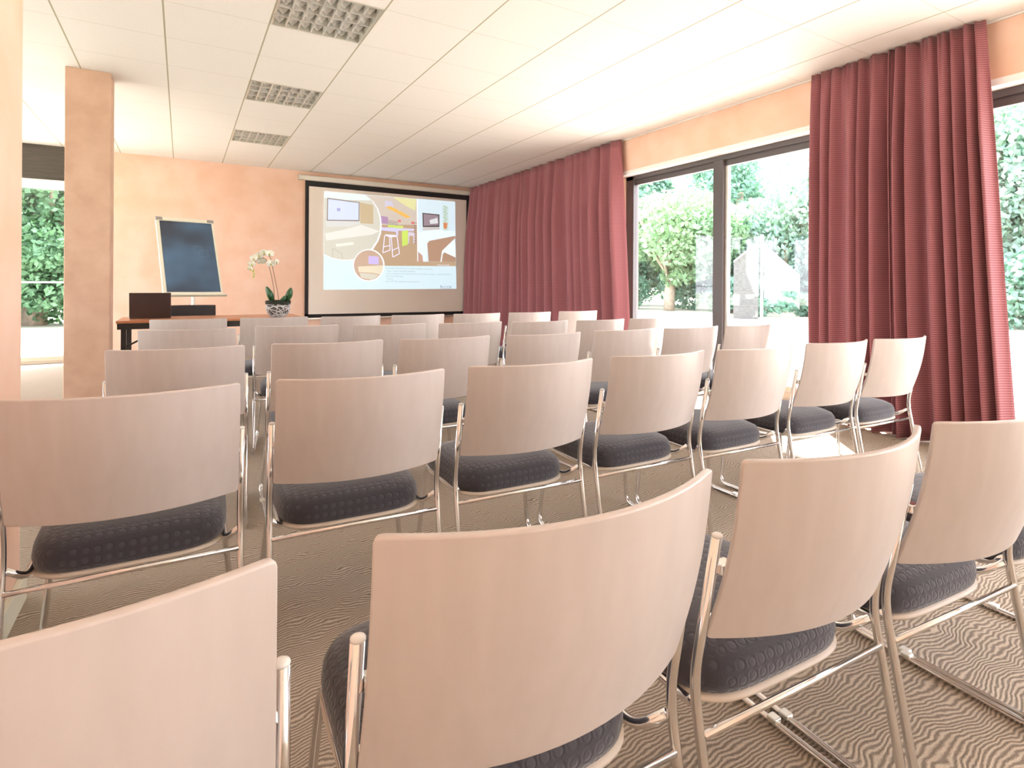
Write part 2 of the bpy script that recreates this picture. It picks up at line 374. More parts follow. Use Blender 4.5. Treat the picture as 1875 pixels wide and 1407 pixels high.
CH_POS = [('A1',-0.158,0.606,-0.125),('A2',0.407,0.565,-0.046),('A3',0.951,0.544,-0.041),('A4',1.472,0.511,-0.070),('A5',1.985,0.49,-.06),
('B1',-0.107,1.636,-0.018),('B2',0.455,1.628,-0.048),('B3',1.013,1.610,-0.040),('B4',1.574,1.596,-0.017),('B5',2.093,1.556,-0.028),('B6',2.668,1.541,-0.030),('B7',3.180,1.511,-0.032),
('C1',-0.011,2.633,-0.068),('C2',0.566,2.605,-0.042),('C3',1.108,2.560,0.011),('C4',1.664,2.529,0.045),('C5',2.243,2.550,0.007),('C6',2.749,2.511,-0.001),('C7',3.257,2.480,0.010),
('D1',0.032,3.656,-0.149),('D2',0.613,3.692,-0.145),('D3',1.156,3.564,0.003),('D4',1.695,3.497,0.017),('D5',2.205,3.413,0.010),('D6',2.715,3.366,0.053),('D7',3.225,3.386,0.12),
('E1',0.047,4.674,-0.051),('E2',0.608,4.655,0.005),('E3',1.163,4.581,0.053),('E4',1.722,4.572,0.044),('E5',2.267,4.553,0.054),('E6',2.830,4.567,0.028),('E7',3.408,4.586,0.007)]
ROWS = {'A': ('nearest row', 'nearest row'), 'B': ('second row from the camera', 'second row'), 'C': ('third, middle row of chairs', 'third row'), 'D': ('fourth row from the camera', 'fourth row'), 'E': ('front row before the table', 'front row')}
ORD = {1: 'leftmost', 2: 'second from left', 3: 'third from left', 4: 'fourth from left', 5: 'fifth from left', 6: 'sixth from left', 7: 'rightmost, window end'}
EXTRA = {'A1': 'big wooden back cut by the lower left corner', 'A2': 'biggest pale wooden back at the bottom centre', 'A3': 'pale wooden back right of the biggest one', 'A4': 'pale wooden back near the right edge', 'A5': 'only a sliver showing at the right edge'}
proto = make_chair(); keep(proto)
for i, (nm, x, y, th) in enumerate(CH_POS):
    o = proto if i == 0 else copy_tree(proto)
    o.location = (x, y, 0); o.rotation_euler = (0, 0, th)
    if nm in EXTRA: lab = 'chrome chair in the nearest row, ' + EXTRA[nm]
    else: lab = 'pale-backed chrome chair with dark seat, %s, %s' % (ROWS[nm[0]][0], ORD[int(nm[1])])
    tag(o, lab, 'chair', 'chairs in the ' + ROWS[nm[0]][1])

# ------------------------------------------------------------------ curtains
def curtain(name, yt0, yt1, yb0, yb1, xt, xb, nf, seed, label, ztop=CH - .006, zbot=.012, amp=.04, xr=0):
    rnd = random.Random(seed); NU = nf * 12; NV = 26; L = abs(yt1 - yt0)
    ph = [rnd.uniform(-.35, .35) for _ in range(nf + 2)]; am = [rnd.uniform(.6, 1.25) for _ in range(nf + 2)]
    def fn(u, v):
        k = u * nf; i = int(min(k, nf - 1e-6)); fr_ = k - i; A = am[i] * (1 - fr_) + am[i + 1] * fr_; P_ = ph[i] * (1 - fr_) + ph[i + 1] * fr_
        z = ztop + (zbot - ztop) * v
        env = .35 + .65 * min(1, v * 3.5)
        uu = u + .25 * math.sin(2 * math.pi * (k + P_)) / nf * .5
        y = (yt0 + (yt1 - yt0) * uu) * (1 - v) + (yb0 + (yb1 - yb0) * uu) * v
        x0 = xt * (1 - v ** .8) + xb * v ** .8
        a = amp * A * env
        x = x0 + a * math.sin(2 * math.pi * (k + P_)) + a * .35 * math.sin(2 * math.pi * (2 * k + P_ * 3) + v * 1.2) * (1 - .5 * v)
        x += .012 * (1 - min(1, v * 7)) * math.sin(2 * math.pi * k * 3)
        x += .02 * noise.noise(Vector((y * 1.2, z * .7, seed)))
        return (x, y, z)
    o = MB().grid(fn, NU, NV).build(name, M['curtain'], None, smooth=True, solid=.003)
    return tag(o, label, 'curtain', 'burgundy curtains on the window wall')
curtain('curtain', 9.12, 5.17, 9.08, 4.86, 4.42, 4.31, 20, 3, 'wide burgundy curtain hanging in the corner beside the projection screen', amp=.07)
curtain('curtain', 2.752, 2.16, 2.66, 2.05, 4.41, 4.27, 6, 7, 'burgundy curtain panel right of the big sliding window, left of the two overlapping', amp=.065)
curtain('curtain', 2.17, 1.615, 2.06, 1.40, 4.41, 4.26, 7, 12, 'burgundy curtain panel nearest the camera, its outer edge flaring against the window', amp=.07)

o = MB().tube([(4.40, 9.17, .02), (4.40, 9.17, 1.25)], .007, 8, 0).build('curtain_wand', M['white']); tag(o, 'thin white curtain wand standing upright between projection screen and corner curtain', 'curtain wand')
# ------------------------------------------------------------------ ceiling lights
def ceiling_light(y0, label):
    e = empty('ceiling_light', (.7898, y0 + .3, CH)); tag(e, label, 'ceiling light', 'louvred ceiling lights')
    h = .294
    f0 = MB(); t_ = .012
    f0.box(-h, -h + t_, -h, h, -.003, .09).box(h - t_, h, -h, h, -.003, .09).box(-h + t_, h - t_, -h, -h + t_, -.003, .09).box(-h + t_, h - t_, h - t_, h, -.003, .09)
    f0.build('housing_frame', M['alu'], e)
    B(-h, h, -h, h, .09, .1).build('reflector', M['lens'], e)
    def blade(mb, x0, x1, y0, y1, ax):
        # V-section blade: wide at the bottom, curved flanks
        for k, (w0, z0, w1, z1) in enumerate(((.0045, 0, .003, .02), (.003, .02, .001, .045))):
            if ax == 'x':
                cx = (x0 + x1) / 2; v_ = [(cx - w0, y0, z0), (cx + w0, y0, z0), (cx + w0, y1, z0), (cx - w0, y1, z0), (cx - w1, y0, z1), (cx + w1, y0, z1), (cx + w1, y1, z1), (cx - w1, y1, z1)]
            else:
                cy = (y0 + y1) / 2; v_ = [(x0, cy - w0, z0), (x1, cy - w0, z0), (x1, cy + w0, z0), (x0, cy + w0, z0), (x0, cy - w1, z1), (x1, cy - w1, z1), (x1, cy + w1, z1), (x0, cy + w1, z1)]
            mb.add(v_, [(3, 2, 1, 0), (4, 5, 6, 7), (0, 1, 5, 4), (1, 2, 6, 5), (2, 3, 7, 6), (3, 0, 4, 7)])
    lb = MB(); n = h - t_
    for k in range(1, 7): blade(lb, -n + 2 * n * k / 7, -n + 2 * n * k / 7, -n, n, 'x')
    for k in range(1, 4): blade(lb, -n, n, -n + 2 * n * k / 4, -n + 2 * n * k / 4, 'y')
    lb.build('louvre', M['silver'], e)
    rf = MB()
    for i in range(7):
        for j in range(4):
            cx = -n + 2 * n * (i + .5) / 7; c0 = -n + 2 * n * j / 4 + .006; c1_ = -n + 2 * n * (j + 1) / 4 - .006; hw = n / 7 - .004
            def q(u, v, cx=cx, c0=c0, c1_=c1_, hw=hw): return (cx + (u - .5) * 2 * hw, c0 + (c1_ - c0) * v, .070 - .058 * (abs(v - .5) * 2) ** 1.6 * (.4 + .6 * (1 - abs(u - .5) * 2)))
            rf.grid(q, 6, 6)
    rf.build('cell_reflectors', M['lens'], e, smooth=True)
    return e
ceiling_light(3.5046, 'square louvred ceiling light nearest the camera, cut by the top edge')
ceiling_light(5.3046, 'square louvred ceiling light, middle one of three')
ceiling_light(7.1046, 'square louvred ceiling light farthest away, above the table')

# ------------------------------------------------------------------ projection screen
SY = FY - .05
e = empty('projection_screen', (3.0, SY, 0)); tag(e, 'wide pull-down projection screen with black border showing an office slide', 'projection screen')
x0, x1, zt, zb = 1.615 - 3.0, 4.39 - 3.0, CAM_H + 1.553, CAM_H - .53
B(-1.47, 1.465, -.035, .045, zt + .035, zt + .105).build('roller_case', M['case'], e, bevel=.01)
MB().box(-1.485, -1.455, -.037, .047, zt + .033, zt + .107).box(1.45, 1.48, -.037, .047, zt + .033, zt + .107).build('case_end', M['alu'], e, bevel=.004)
M['screen'] = mat('screen_cloth', (.87, .80, .72), .85)
B(x0, x1, 0, .004, zb, zt + .04).build('screen_cloth', M['screen'], e)
bd = MB(); bw = .055
bd.box(x0, x1, -.003, 0, zt - bw, zt + .03).box(x0, x0 + bw, -.003, 0, zb, zt - bw).box(x1 - bw, x1, -.003, 0, zb, zt - bw).box(x0, x1, -.003, 0, zb, zb + bw)
bd.build('black_border', mat('screen_border', (.012, .011, .012), .7), e)
MB().tube([(x0 - .01, .0, zb - .014), (x1 + .01, .0, zb - .014)], .014, 12, 0).build('weight_bar', M['case'], e, smooth=True)
# slide, positions read off the screen's own face
def P2(px, py):
    p = at_y(580 + px / 6.944, 340 + py / 6.944, SY); return (p.x - 3.0, p.z)
sl_cnt = [0]; SM = {}
def smat(c, k=.62):
    key = (c, k)
    if key not in SM: SM[key] = mat('projected_light', tuple(a * .4 for a in c), .9, emit=tuple(a ** 1.6 for a in c), es=k * .6, spec=.1)
    return SM[key]
slide = B(0, .001, 0, .001, 0, .001)
def poly(pts, col, layer, name, par, k=.62):
    pp = [P2(*q) for q in pts]; d = -.004 - layer * .0006
    mb = MB(); n = len(pp); mb.add([(x, d, z) for x, z in pp] + [(x, d + .0004, z) for x, z in pp], [tuple(range(n)), tuple(range(2 * n - 1, n - 1, -1))] + [(i, (i + 1) % n + n, i + n) if False else (i, i + n, (i + 1) % n + n, (i + 1) % n) for i in range(n)])
    return mb.build(name, smat(col, k), par)
def circ(cx, cy, rx, ry, a0=0, a1=360, n=48): return [(cx + rx * math.cos(R(a0 + (a1 - a0) * i / n)), cy + ry * math.sin(R(a0 + (a1 - a0) * i / n))) for i in range(n + (0 if a1 - a0 >= 360 else 1))]
WHT = (.80, .93, .99)
sl = poly([(93, 72), (1757, 207), (1775, 1312), (85, 1325)], WHT, 0, 'projected_slide', e)
SK = .6
def sp_(pts, c, l, nm, k=.62): return poly(pts, c, l, nm, sl, k)
sp_([(610, 118), (1268, 170), (1280, 965), (1765, 972), (1770, 1025), (700, 1020), (690, 820)], (.66, .53, .40), 1, 'office_photo', .62)
sp_([(610, 118), (1268, 170), (1270, 500), (760, 500), (720, 250)], (.76, .70, .64), 2, 'office_wall')
sp_([(960, 145), (1265, 172), (1250, 320), (1130, 260)], (.86, .85, .55), 3, 'yellow_ceiling')
sp_([(865, 190), (960, 200), (980, 290), (865, 270)], (.76, .74, .85), 3, 'pale_ceiling')
for pts in ([(880, 270), (935, 262), (1045, 318), (1020, 345), (905, 295)], [(1010, 345), (1060, 325), (1195, 400), (1140, 415)]): sp_(pts, (.95, .66, .25), 4, 'orange_lamp')
sp_([(810, 385), (905, 400), (905, 490), (815, 480)], (.60, .45, .62), 4, 'small_display')
sp_([(905, 497), (1100, 515), (1095, 550), (905, 530)], (.75, .86, .35), 5, 'lime_counter')
sp_([(815, 530), (1235, 550), (1235, 580), (1035, 575), (1035, 640), (1010, 625), (1005, 590), (815, 570)], (.78, .76, .95), 5, 'bar_counter')
sp_([(1080, 580), (1158, 565), (1155, 750), (1085, 775)], (.73, .88, .30), 6, 'lime_cabinet')
for k_ in range(4): sp_([(905 + 0, 440 + k_ * 16), (1030, 460 + k_ * 15), (1030, 465 + k_ * 15), (905, 446 + k_ * 16)], (.45, .36, .36), 5, 'railing', .5)
for k_ in range(9): sp_([(1170 + 60, 470 + k_ * 32), (1268, 474 + k_ * 32), (1268, 483 + k_ * 32), (1170 + 60, 479 + k_ * 32)], (.48, .40, .42), 7, 'stacked_chair', .5)
sp_([(1160, 590), (1245, 600), (1240, 740), (1225, 740), (1225, 640), (1175, 640), (1172, 735), (1160, 735)], (.82, .78, .88), 7, 'white_chair')
for a, b in ((1030, 435), (1200, 458)): sp_([(a, b), (a + 38, b + 3), (a + 38, b + 33), (a, b + 30)], (.85, .35, .35), 6, 'red_panel')
def stroke(p, q, w_, c, l, nm): 
    dx, dy = q[0] - p[0], q[1] - p[1]; L = math.hypot(dx, dy); nx, ny = -dy / L * w_ / 2, dx / L * w_ / 2
    sp_([(p[0] + nx, p[1] + ny), (q[0] + nx, q[1] + ny), (q[0] - nx, q[1] - ny), (p[0] - nx, p[1] - ny)], c, l, nm, .7)
WS = (.86, .84, .98)
sp_([(865, 620), (1015, 630), (1020, 650), (940, 662), (870, 640)], WS, 8, 'bar_stool', .7)
for p, q in (((862, 635), (838, 855)), ((925, 660), (930, 820)), ((945, 655), (965, 910)), ((1018, 645), (1050, 865)), ((838, 855), (930, 820)), ((965, 910), (1050, 865)), ((848, 780), (928, 762)), ((955, 825), (1035, 790))): stroke(p, q, 11, WS, 8, 'bar_stool')
# right-hand picture
sp_([(1268, 168), (1757, 207), (1765, 972), (1278, 965)], (.80, .91, .97), 9, 'desk_photo')
sp_([(1268, 168), (1282, 169), (1286, 965), (1276, 965)], (.95, .95, .98), 10, 'divider', .75)
sp_([(1400, 710), (1760, 640), (1765, 972), (1420, 965)], (.62, .46, .36), 10, 'wooden_floor')
sp_([(1282, 600), (1500, 560), (1760, 580), (1760, 635), (1430, 700), (1400, 740), (1400, 968), (1350, 968), (1340, 890), (1285, 830)], (.84, .93, .98), 11, 'white_desk', .7)
sp_([(1285, 840), (1340, 890), (1350, 968), (1285, 965)], (.70, .52, .44), 12, 'wooden_floor')
sp_([(1590, 830), (1755, 670), (1762, 915), (1620, 850), (1600, 870), (1585, 970), (1568, 970)], (.86, .93, .96), 12, 'white_chair', .7)
sp_([(1340, 347), (1557, 368), (1557, 528), (1345, 530)], (.30, .27, .27), 12, 'small_display', .4)
sp_([(1355, 362), (1545, 382), (1543, 505), (1360, 512)], (.55, .47, .52), 13, 'display_picture', .5)
sp_([(1430, 440), (1530, 410), (1540, 480), (1440, 490)], (.85, .88, .9), 14, 'display_picture', .6)
sp_([(1345, 532), (1557, 530), (1557, 560), (1345, 572)], (.75, .73, .72), 12, 'display_chin')
sp_([(1595, 250), (1670, 265), (1672, 575), (1602, 572)], (.72, .84, .82), 12, 'vase')
sp_([(1605, 470), (1660, 478), (1650, 550), (1612, 548)], (.80, .42, .25), 13, 'vase_stones')
for k_ in range(6): stroke((1610 + 8 * (k_ % 2), 255 + k_ * 36), (1655 - 12 * (k_ % 2), 290 + k_ * 36), 7, (.42, .55, .32), 14, 'bamboo')
# big circle picture
bigc = [(93, 72), (620, 118)] + circ(340, 500, 470, 445, -50, 122, 40) + [(88, 880)]
bigc = [(93, 72), (612, 117)] + [(620 + 0, 125), (700, 190), (765, 290), (800, 400), (808, 500), (800, 600), (765, 700), (700, 800), (600, 885), (500, 930), (400, 945), (300, 942), (200, 920), (88, 870)]
sp_([(x + (14 if i > 1 and x > 90 else 0), y + (10 if i > 1 else 0)) for i, (x, y) in enumerate(bigc)], (.96, .97, .98), 15, 'circle_rim', .78)
sp_([(x - (4 if i > 1 and x > 90 else 0), y) for i, (x, y) in enumerate(bigc)], (.78, .77, .70), 16, 'circle_photo', .62)
sp_([(93, 72), (612, 117), (700, 190), (380, 185), (93, 160)], (.86, .93, .93), 17, 'ceiling_glow')
sp_([(545, 215), (715, 250), (715, 490), (550, 480)], (.72, .62, .46), 17, 'wooden_doors')
sp_([(100, 610), (350, 560), (560, 500), (795, 580), (700, 625), (120, 700)], (.86, .86, .82), 18, 'desk_top', .66)
sp_([(130, 155), (542, 212), (540, 455), (125, 448)], (.50, .44, .42), 18, 'large_display', .5)
sp_([(142, 172), (530, 222), (528, 440), (138, 435)], (.74, .80, .98), 19, 'display_picture', .68)
sp_([(252, 285), (298, 288), (298, 328), (252, 326)], (.60, .60, .85), 20, 'display_icon', .6)
sp_([(112, 450), (545, 455), (550, 490), (400, 520), (112, 525)], (.80, .81, .80), 19, 'display_chin')
sp_([(230, 745), (460, 720), (470, 750), (240, 780)], (.92, .92, .85), 19, 'seat')
for p, q in (((200, 800), (195, 920)), ((320, 870), (325, 935)), ((205, 800), (320, 870)), ((240, 780), (230, 745))): stroke(p, q, 7, (.60, .58, .50), 19, 'chair_leg')
# small circle picture
sp_(circ(658, 1014, 200, 205), (.96, .97, .98), 21, 'circle_rim', .78)
sp_(circ(655, 1014, 186, 192), (.72, .58, .48), 22, 'circle_photo')
sp_([(655, 895), (785, 905), (780, 1005), (652, 995)], (.74, .66, .95), 23, 'small_display')
sp_([(520, 1030), (840, 1015), (838, 1060), (800, 1130), (700, 1110), (530, 1100)], (.90, .84, .70), 23, 'desk_top')
sp_([(540, 1110), (700, 1120), (790, 1140), (700, 1200), (560, 1170)], (.80, .78, .70), 23, 'seat')
def text(s_, px, py, size, col, layer, k=.3, nm='slide_text'):
    cu = bpy.data.curves.new(nm, 'FONT'); cu.body = s_; cu.size = size; cu.extrude = .0002; o = bpy.data.objects.new(nm, cu); COL.objects.link(o)
    
    bpy.context.view_layer.update(); me = bpy.data.meshes.new_from_object(o.evaluated_get(bpy.context.evaluated_depsgraph_get())); bpy.data.objects.remove(o)
    me.materials.clear(); me.materials.append(smat(col, k)); o = bpy.data.objects.new(nm, me); COL.objects.link(o); o.parent = sl; x, z = P2(px, py); o.location = (x, -.004 - layer * .0006, z); o.rotation_euler = (R(90), 0, 0); return o
GT = (.55, .66, .66)
for i, (s_, L_) in enumerate((('Zuiverste Web Corner is a totally complete workspace', 0), ('1 labor 3 sport especially designed', 0), ("1 labor d'epoque with internet server and software system : Guide @ AZERTY,", 0), ('with other Biomeals', 0), ('1 printer', 0), ('Co\u00fbt HT 752 redevance & maintenance', 0))):
    text(s_, 874, 1058 + i * 33.5 + (0 if i == 0 else 2), .0365, GT, 2, .55)
text('ACCOR', 1568, 1308, .062, (.45, .45, .62), 2, .5, 'slide_logo')
sp_([(1565, 1270), (1580, 1272), (1590, 1285), (1572, 1283)], (.45, .45, .62), 2, 'slide_logo', .5)
text('WEB CORNER', 1530, 1018, .036, (.86, .86, .9), 3, .7)

# ------------------------------------------------------------------ table, laptop, presenter chair
TZ = .70
e = empty('folding_table', (.28, 6.4, 0)); tag(e, 'long folding table with reddish wood top and black frame before the peach wall', 'table')
B(-.775, .775, -.35, .35, TZ - .022, TZ).build('tabletop', M['tabletop'], e, bevel=.003)
MB().box(-.765, .765, -.345, -.325, TZ - .075, TZ - .022).box(-.765, .765, .325, .345, TZ - .075, TZ - .022).box(-.765, -.745, -.325, .325, TZ - .075, TZ - .022).box(.745, .765, -.325, .325, TZ - .075, TZ - .022).build('apron', M['black'], e)
for s in (-1, 1):
    for t_ in (-1, 1):
        B(s * .72 - .02, s * .72 + .02, t_ * .30 - .02, t_ * .30 + .02, 0, TZ - .022).build('leg', M['black'], e, bevel=.003)
    MB().tube([(s * .70, -.29, TZ - .23), (s * .42, -.29, TZ - .07)], .008, 8, 0).build('brace', M['black'], e)
    MB().tube([(s * .72, -.30, .12), (s * .72, .30, .12)], .01, 8, 0).build('leg_crossbar', M['black'], e)
e = empty('laptop', (-.255, 6.40, TZ)); tag(e, 'open black laptop seen from behind on the table, next to the pillar', 'laptop')
B(-.165, .165, .0, .23, 0, .018).build('keyboard_base', M['laptop'], e, bevel=.004)
lm_ = Matrix.Translation((0, .004, .010)) @ Matrix.Rotation(R(8), 4, 'X')
MB().box(-.166, .166, -.006, .004, 0, .235, lm_).build('screen_lid', M['laptop'], e, bevel=.004)
MB().box(-.155, .155, .0042, .0052, .012, .225, lm_).build('display', M['black'], e)
e = empty('conference_chair', (.105, 6.98, 0)); tag(e, 'black fabric chair behind the table, only its backrest top showing', 'chair')
MB().grid(lambda u, v: ((u - .5) * .42, .02 + .05 * (1 - (2 * u - 1) ** 2) - .03 * v + .03, .80 - .30 * v), 12, 6).build('backrest', M['mesh'], e, smooth=True, solid=.025, bevel=.006)
sp = MB(); sp.box(-.21, .21, -.42, .02, .40, .44); sp.build('seat', M['mesh'], e, bevel=.015)
for s in (-1, 1):
    for y_ in (-.39, 0): MB().tube([(s * .18, y_, 0), (s * .18, y_, .40)], .01, 8, 0).build('leg', M['black'], e)
    MB().tube([(s * .17, 0, .41), (s * .17, .045, .62)], .009, 8, 0).build('back_post', M['black'], e)

# ------------------------------------------------------------------ flip chart
e = empty('flip_chart', (.10, 7.42, 0)); tag(e, 'tilted dark blue flip chart board with ivory frame on a single pole', 'flip chart')
ph_, al_ = .196, .50
bm = Matrix.Translation((.069 - .10, 7.375 - 7.42, CAM_H + .294)) @ Matrix.Rotation(ph_, 4, 'Z') @ Matrix.Rotation(-al_, 4, 'X')
def bb(*a): return MB().box(*a, bm)
W2, L2 = .29, .5
bb(-W2, W2, 0, .018, -L2, L2).build('back_panel', M['ivory'], e, bevel=.003)
bb(-W2 + .038, W2 - .02, -.003, 0, -L2 + .05, L2 - .045).build('writing_surface', M['board'], e)
MB().box(-W2, -W2 + .034, -.010, 0, -L2, L2, bm).box(W2 - .018, W2, -.010, 0, -L2, L2, bm).box(-W2 + .034, W2 - .018, -.010, 0, -L2, -L2 + .046, bm).build('frame', M['ivory'], e, bevel=.003)
bb(-W2 + .01, W2, -.018, .0, L2 - .045, L2).build('paper_clamp', M['ivory'], e, bevel=.005)
for s in (-1, 1): bb(s * (W2 - .03) - .035, s * (W2 - .03) + .035, -.028, .006, L2 - .04, L2 - .005).build('clamp_knob', mat('grey_clamp', (.33, .31, .29), .4), e, bevel=.006)
bb(-W2 + .0, W2 + .03, -.05, -.0, -L2 - .012, -L2).build('pen_tray', M['ivory'], e, bevel=.003)
o = MB()
for (a, b, c_, d_) in ((.05, .06, .13, .14), (.10, .02, .20, .11)):
    pass
def outline(x0_, x1_, z0_, z1_, mb, t_=.0022):
    mb.box(x0_, x1_, -.0045, -.003, z0_, z0_ + t_, bm).box(x0_, x1_, -.0045, -.003, z1_ - t_, z1_, bm).box(x0_, x0_ + t_, -.0045, -.003, z0_, z1_, bm).box(x1_ - t_, x1_, -.0045, -.003, z0_, z1_, bm)
mk_ = MB(); outline(.055, .135, .05, .135, mk_); outline(.105, .195, -.005, .085, mk_); mk_.build('chalk_squares', mat('faint_line', (.16, .22, .32), .5), e)
MB().tube([(0.01, .0, .05), (.01, .0, .62), (.01, .0, 1.20)], .018, 12, 0).build('pole', M['white'], e, smooth=True)
MB().tube([(0.01, .0, 1.20), (-.02, -.035, 1.27)], .014, 8, 0).build('tilt_joint', M['alu'], e, smooth=True)
for k in range(5):
    a = 2 * math.pi * k / 5 + .3; l_ = MB().tube([(.01, 0, .07), (.01 + .30 * math.cos(a), .30 * math.sin(a), .045)], .013, 8, 0).build('base_leg', M['white'], e)
    MB().lathe([(.008, 0), (.02, .004), (.022, .02), (.018, .034)], 10, (.01 + .30 * math.cos(a), .30 * math.sin(a), 0)).build('castor', M['black'], l_)

# ------------------------------------------------------------------ orchid
e = empty('potted_orchid', (.838, 6.2, TZ)); tag(e, 'white orchid with two dark stems in a round whitewashed wicker pot', 'potted plant')
rnd = random.Random(5)
pr_ = [(.055, 0), (.075, .01), (.10, .045), (.112, .085), (.108, .12), (.098, .14)]
MB().lathe([(.06, 0), (.06, .006), (.05, .010)], 24).build('saucer_foot', M['vine'], e)
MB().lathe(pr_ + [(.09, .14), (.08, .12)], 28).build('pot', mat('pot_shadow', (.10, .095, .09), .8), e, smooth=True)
vn = MB()
for k in range(46):
    nrm = Vector((rnd.gauss(0, 1), rnd.gauss(0, 1), rnd.gauss(0, .8))).normalized(); u_ = nrm.orthogonal().normalized(); v_ = nrm.cross(u_); pts = []
    st_ = rnd.uniform(0, 6.28); ln = rnd.uniform(1.6, 3.6); off = rnd.uniform(-.6, .6)
    for j in range(14):
        a = st_ + ln * j / 13; d = (u_ * math.cos(a) + v_ * math.sin(a)) * math.sqrt(1 - off * off) + nrm * off
        z = .075 + d.z * .075; 
        # pot radius at that height
        rr = .06
        for (r0, z0), (r1, z1) in zip(pr_, pr_[1:]):
            if z0 <= z <= z1: rr = r0 + (r1 - r0) * (z - z0) / (z1 - z0)
        if z > .14: rr = .1
        h_ = math.hypot(d.x, d.y) or 1; z = max(.006, min(.138, z)); pts.append((d.x / h_ * (rr + .003), d.y / h_ * (rr + .003), z))
    vn.tube(pts, .0035, 5, 0)
vn.build('woven_vine', M['vine'], e, smooth=True)
def mossf(u, v):
    a = 2 * math.pi * u; r = .112 * min(1, v * 1.0 + .02) if v < .7 else .112 - .0 * v
    z = .165 - .01 * v; n_ = noise.noise(Vector((math.cos(a) * 3, math.sin(a) * 3, v * 6)))
    if v > .7: z -= (v - .7) * .09
    return ((.118 * min(v / .7, 1) + .008 * n_) * math.cos(a), (.118 * min(v / .7, 1) + .008 * n_) * math.sin(a), z + .016 * n_)
mo = MB().grid(mossf, 40, 10)
for k in range(160):
    a = rnd.uniform(0, 6.28); r = rnd.uniform(.05, .12); p = Vector((r * math.cos(a), r * math.sin(a), .155)); q = p + Vector((rnd.gauss(0, .018), rnd.gauss(0, .018), rnd.uniform(-.02, .022))); mo.tube([p, q], .0012, 3, 0)
mo.build('moss_topping', M['moss'], e)
# local frame facing the camera side: ox = to the right in the photo
ox = Vector((math.cos(-YAW * .55), math.sin(-YAW * .55), 0))
def L3(a, z, d=0): return ox * a + Vector((0, d, z))
def oleaf(a0, tip_a, tip_z, wd, d=0):
    base = L3(a0, .15, d); tip = L3(tip_a, tip_z, d - .02); ax = (tip - base); sd_ = ax.cross(Vector((0, 1, 0))).normalized()
    def fn(u, v):
        wv = wd * math.sin(math.pi * (v * .86 + .1)) ** .75; c_ = base + ax * v; return c_ + sd_ * (u - .5) * 2 * wv + Vector((0, 1, 0)) * (-.02 * (1 - (2 * u - 1) ** 2) - .03 * math.sin(v * 3.1))
    MB().grid(fn, 6, 12).build('leaf', M['leaf'], e, smooth=True, solid=.003)
oleaf(-.05, -.115, .305, .03); oleaf(.075, .118, .295, .032); oleaf(.02, .065, .215, .022, -.03)
s1 = [L3(-.035, .15), L3(-.04, .28), L3(-.06, .40), L3(-.092, .535), L3(-.115, .585), L3(-.16, .60), L3(-.205, .57), L3(-.245, .51), L3(-.24, .455)]
s2 = [L3(.008, .15), L3(-.005, .25), L3(-.03, .38), L3(-.06, .53), L3(-.075, .60), L3(-.105, .635), L3(-.14, .645)]
for s_ in (s1, s2): MB().tube(s_, .0028, 6, .03).build('flower_stem', M['stem'], e, smooth=True)
def flower(a, z, d, rot, tilt, sc_=1.0):
    mtx = Matrix.Translation(L3(a, z, d)) @ Matrix.Rotation(rot, 4, 'Z') @ Matrix.Rotation(tilt, 4, 'X')
    mb = MB()
    for k, (ang, ln, wd) in enumerate(((90, .036, .016), (210, .034, .015), (330, .034, .015), (20, .042, .028), (160, .042, .028))):
        ca, sa = math.cos(R(ang)), math.sin(R(ang))
        def fn(u, v, ca=ca, sa=sa, ln=ln, wd=wd, k=k):
            w_ = wd * math.sin(math.pi * min(1, v * .9 + .08)) ** .7 * sc_; l_ = v * ln * sc_; c_ = (u - .5) * 2 * w_
            return mtx @ Vector((l_ * ca - c_ * sa, -.002 * k - .012 * v * v + .006 * (2 * u - 1) ** 2, l_ * sa + c_ * ca))
        mb.grid(fn, 4, 6)
    fl = mb.build('flower', M['petal'], e, smooth=True, solid=.001)
    MB().lathe([(.002, -.008), (.007, -.003), (.006, .004), (.002, .009)], 8, (0, 0, 0), mtx @ Matrix.Translation((0, -.012, -.006))).build('flower_lip', M['lip'], fl, smooth=True)
for a, z, d, ro, ti, s_ in ((-.075, .535, -.03, .1, .1, 1.15), (-.025, .555, -.01, .9, .0, .95), (-.088, .635, -.02, .2, -.1, 1.1), (-.135, .64, -.01, -.2, -.1, 1.1), (-.18, .615, -.01, -.3, -.2, 1.0), (-.225, .585, -.01, -.6, -.1, 1.1), (-.245, .53, -.01, -.5, .2, 1.0), (-.16, .56, .02, 2.8, .1, 1.15), (-.255, .485, -.01, -.8, .3, .8)): flower(a, z, d, ro, ti, s_)
for k, (a, z) in enumerate(((-.235, .455), (-.228, .43), (-.232, .405), (-.238, .47))): MB().lathe([(.001, -.012), (.008, -.004), (.009, .004), (.002, .012)], 8, tuple(L3(a, z, -.01))).build('bud', M['bud'], e, smooth=True)

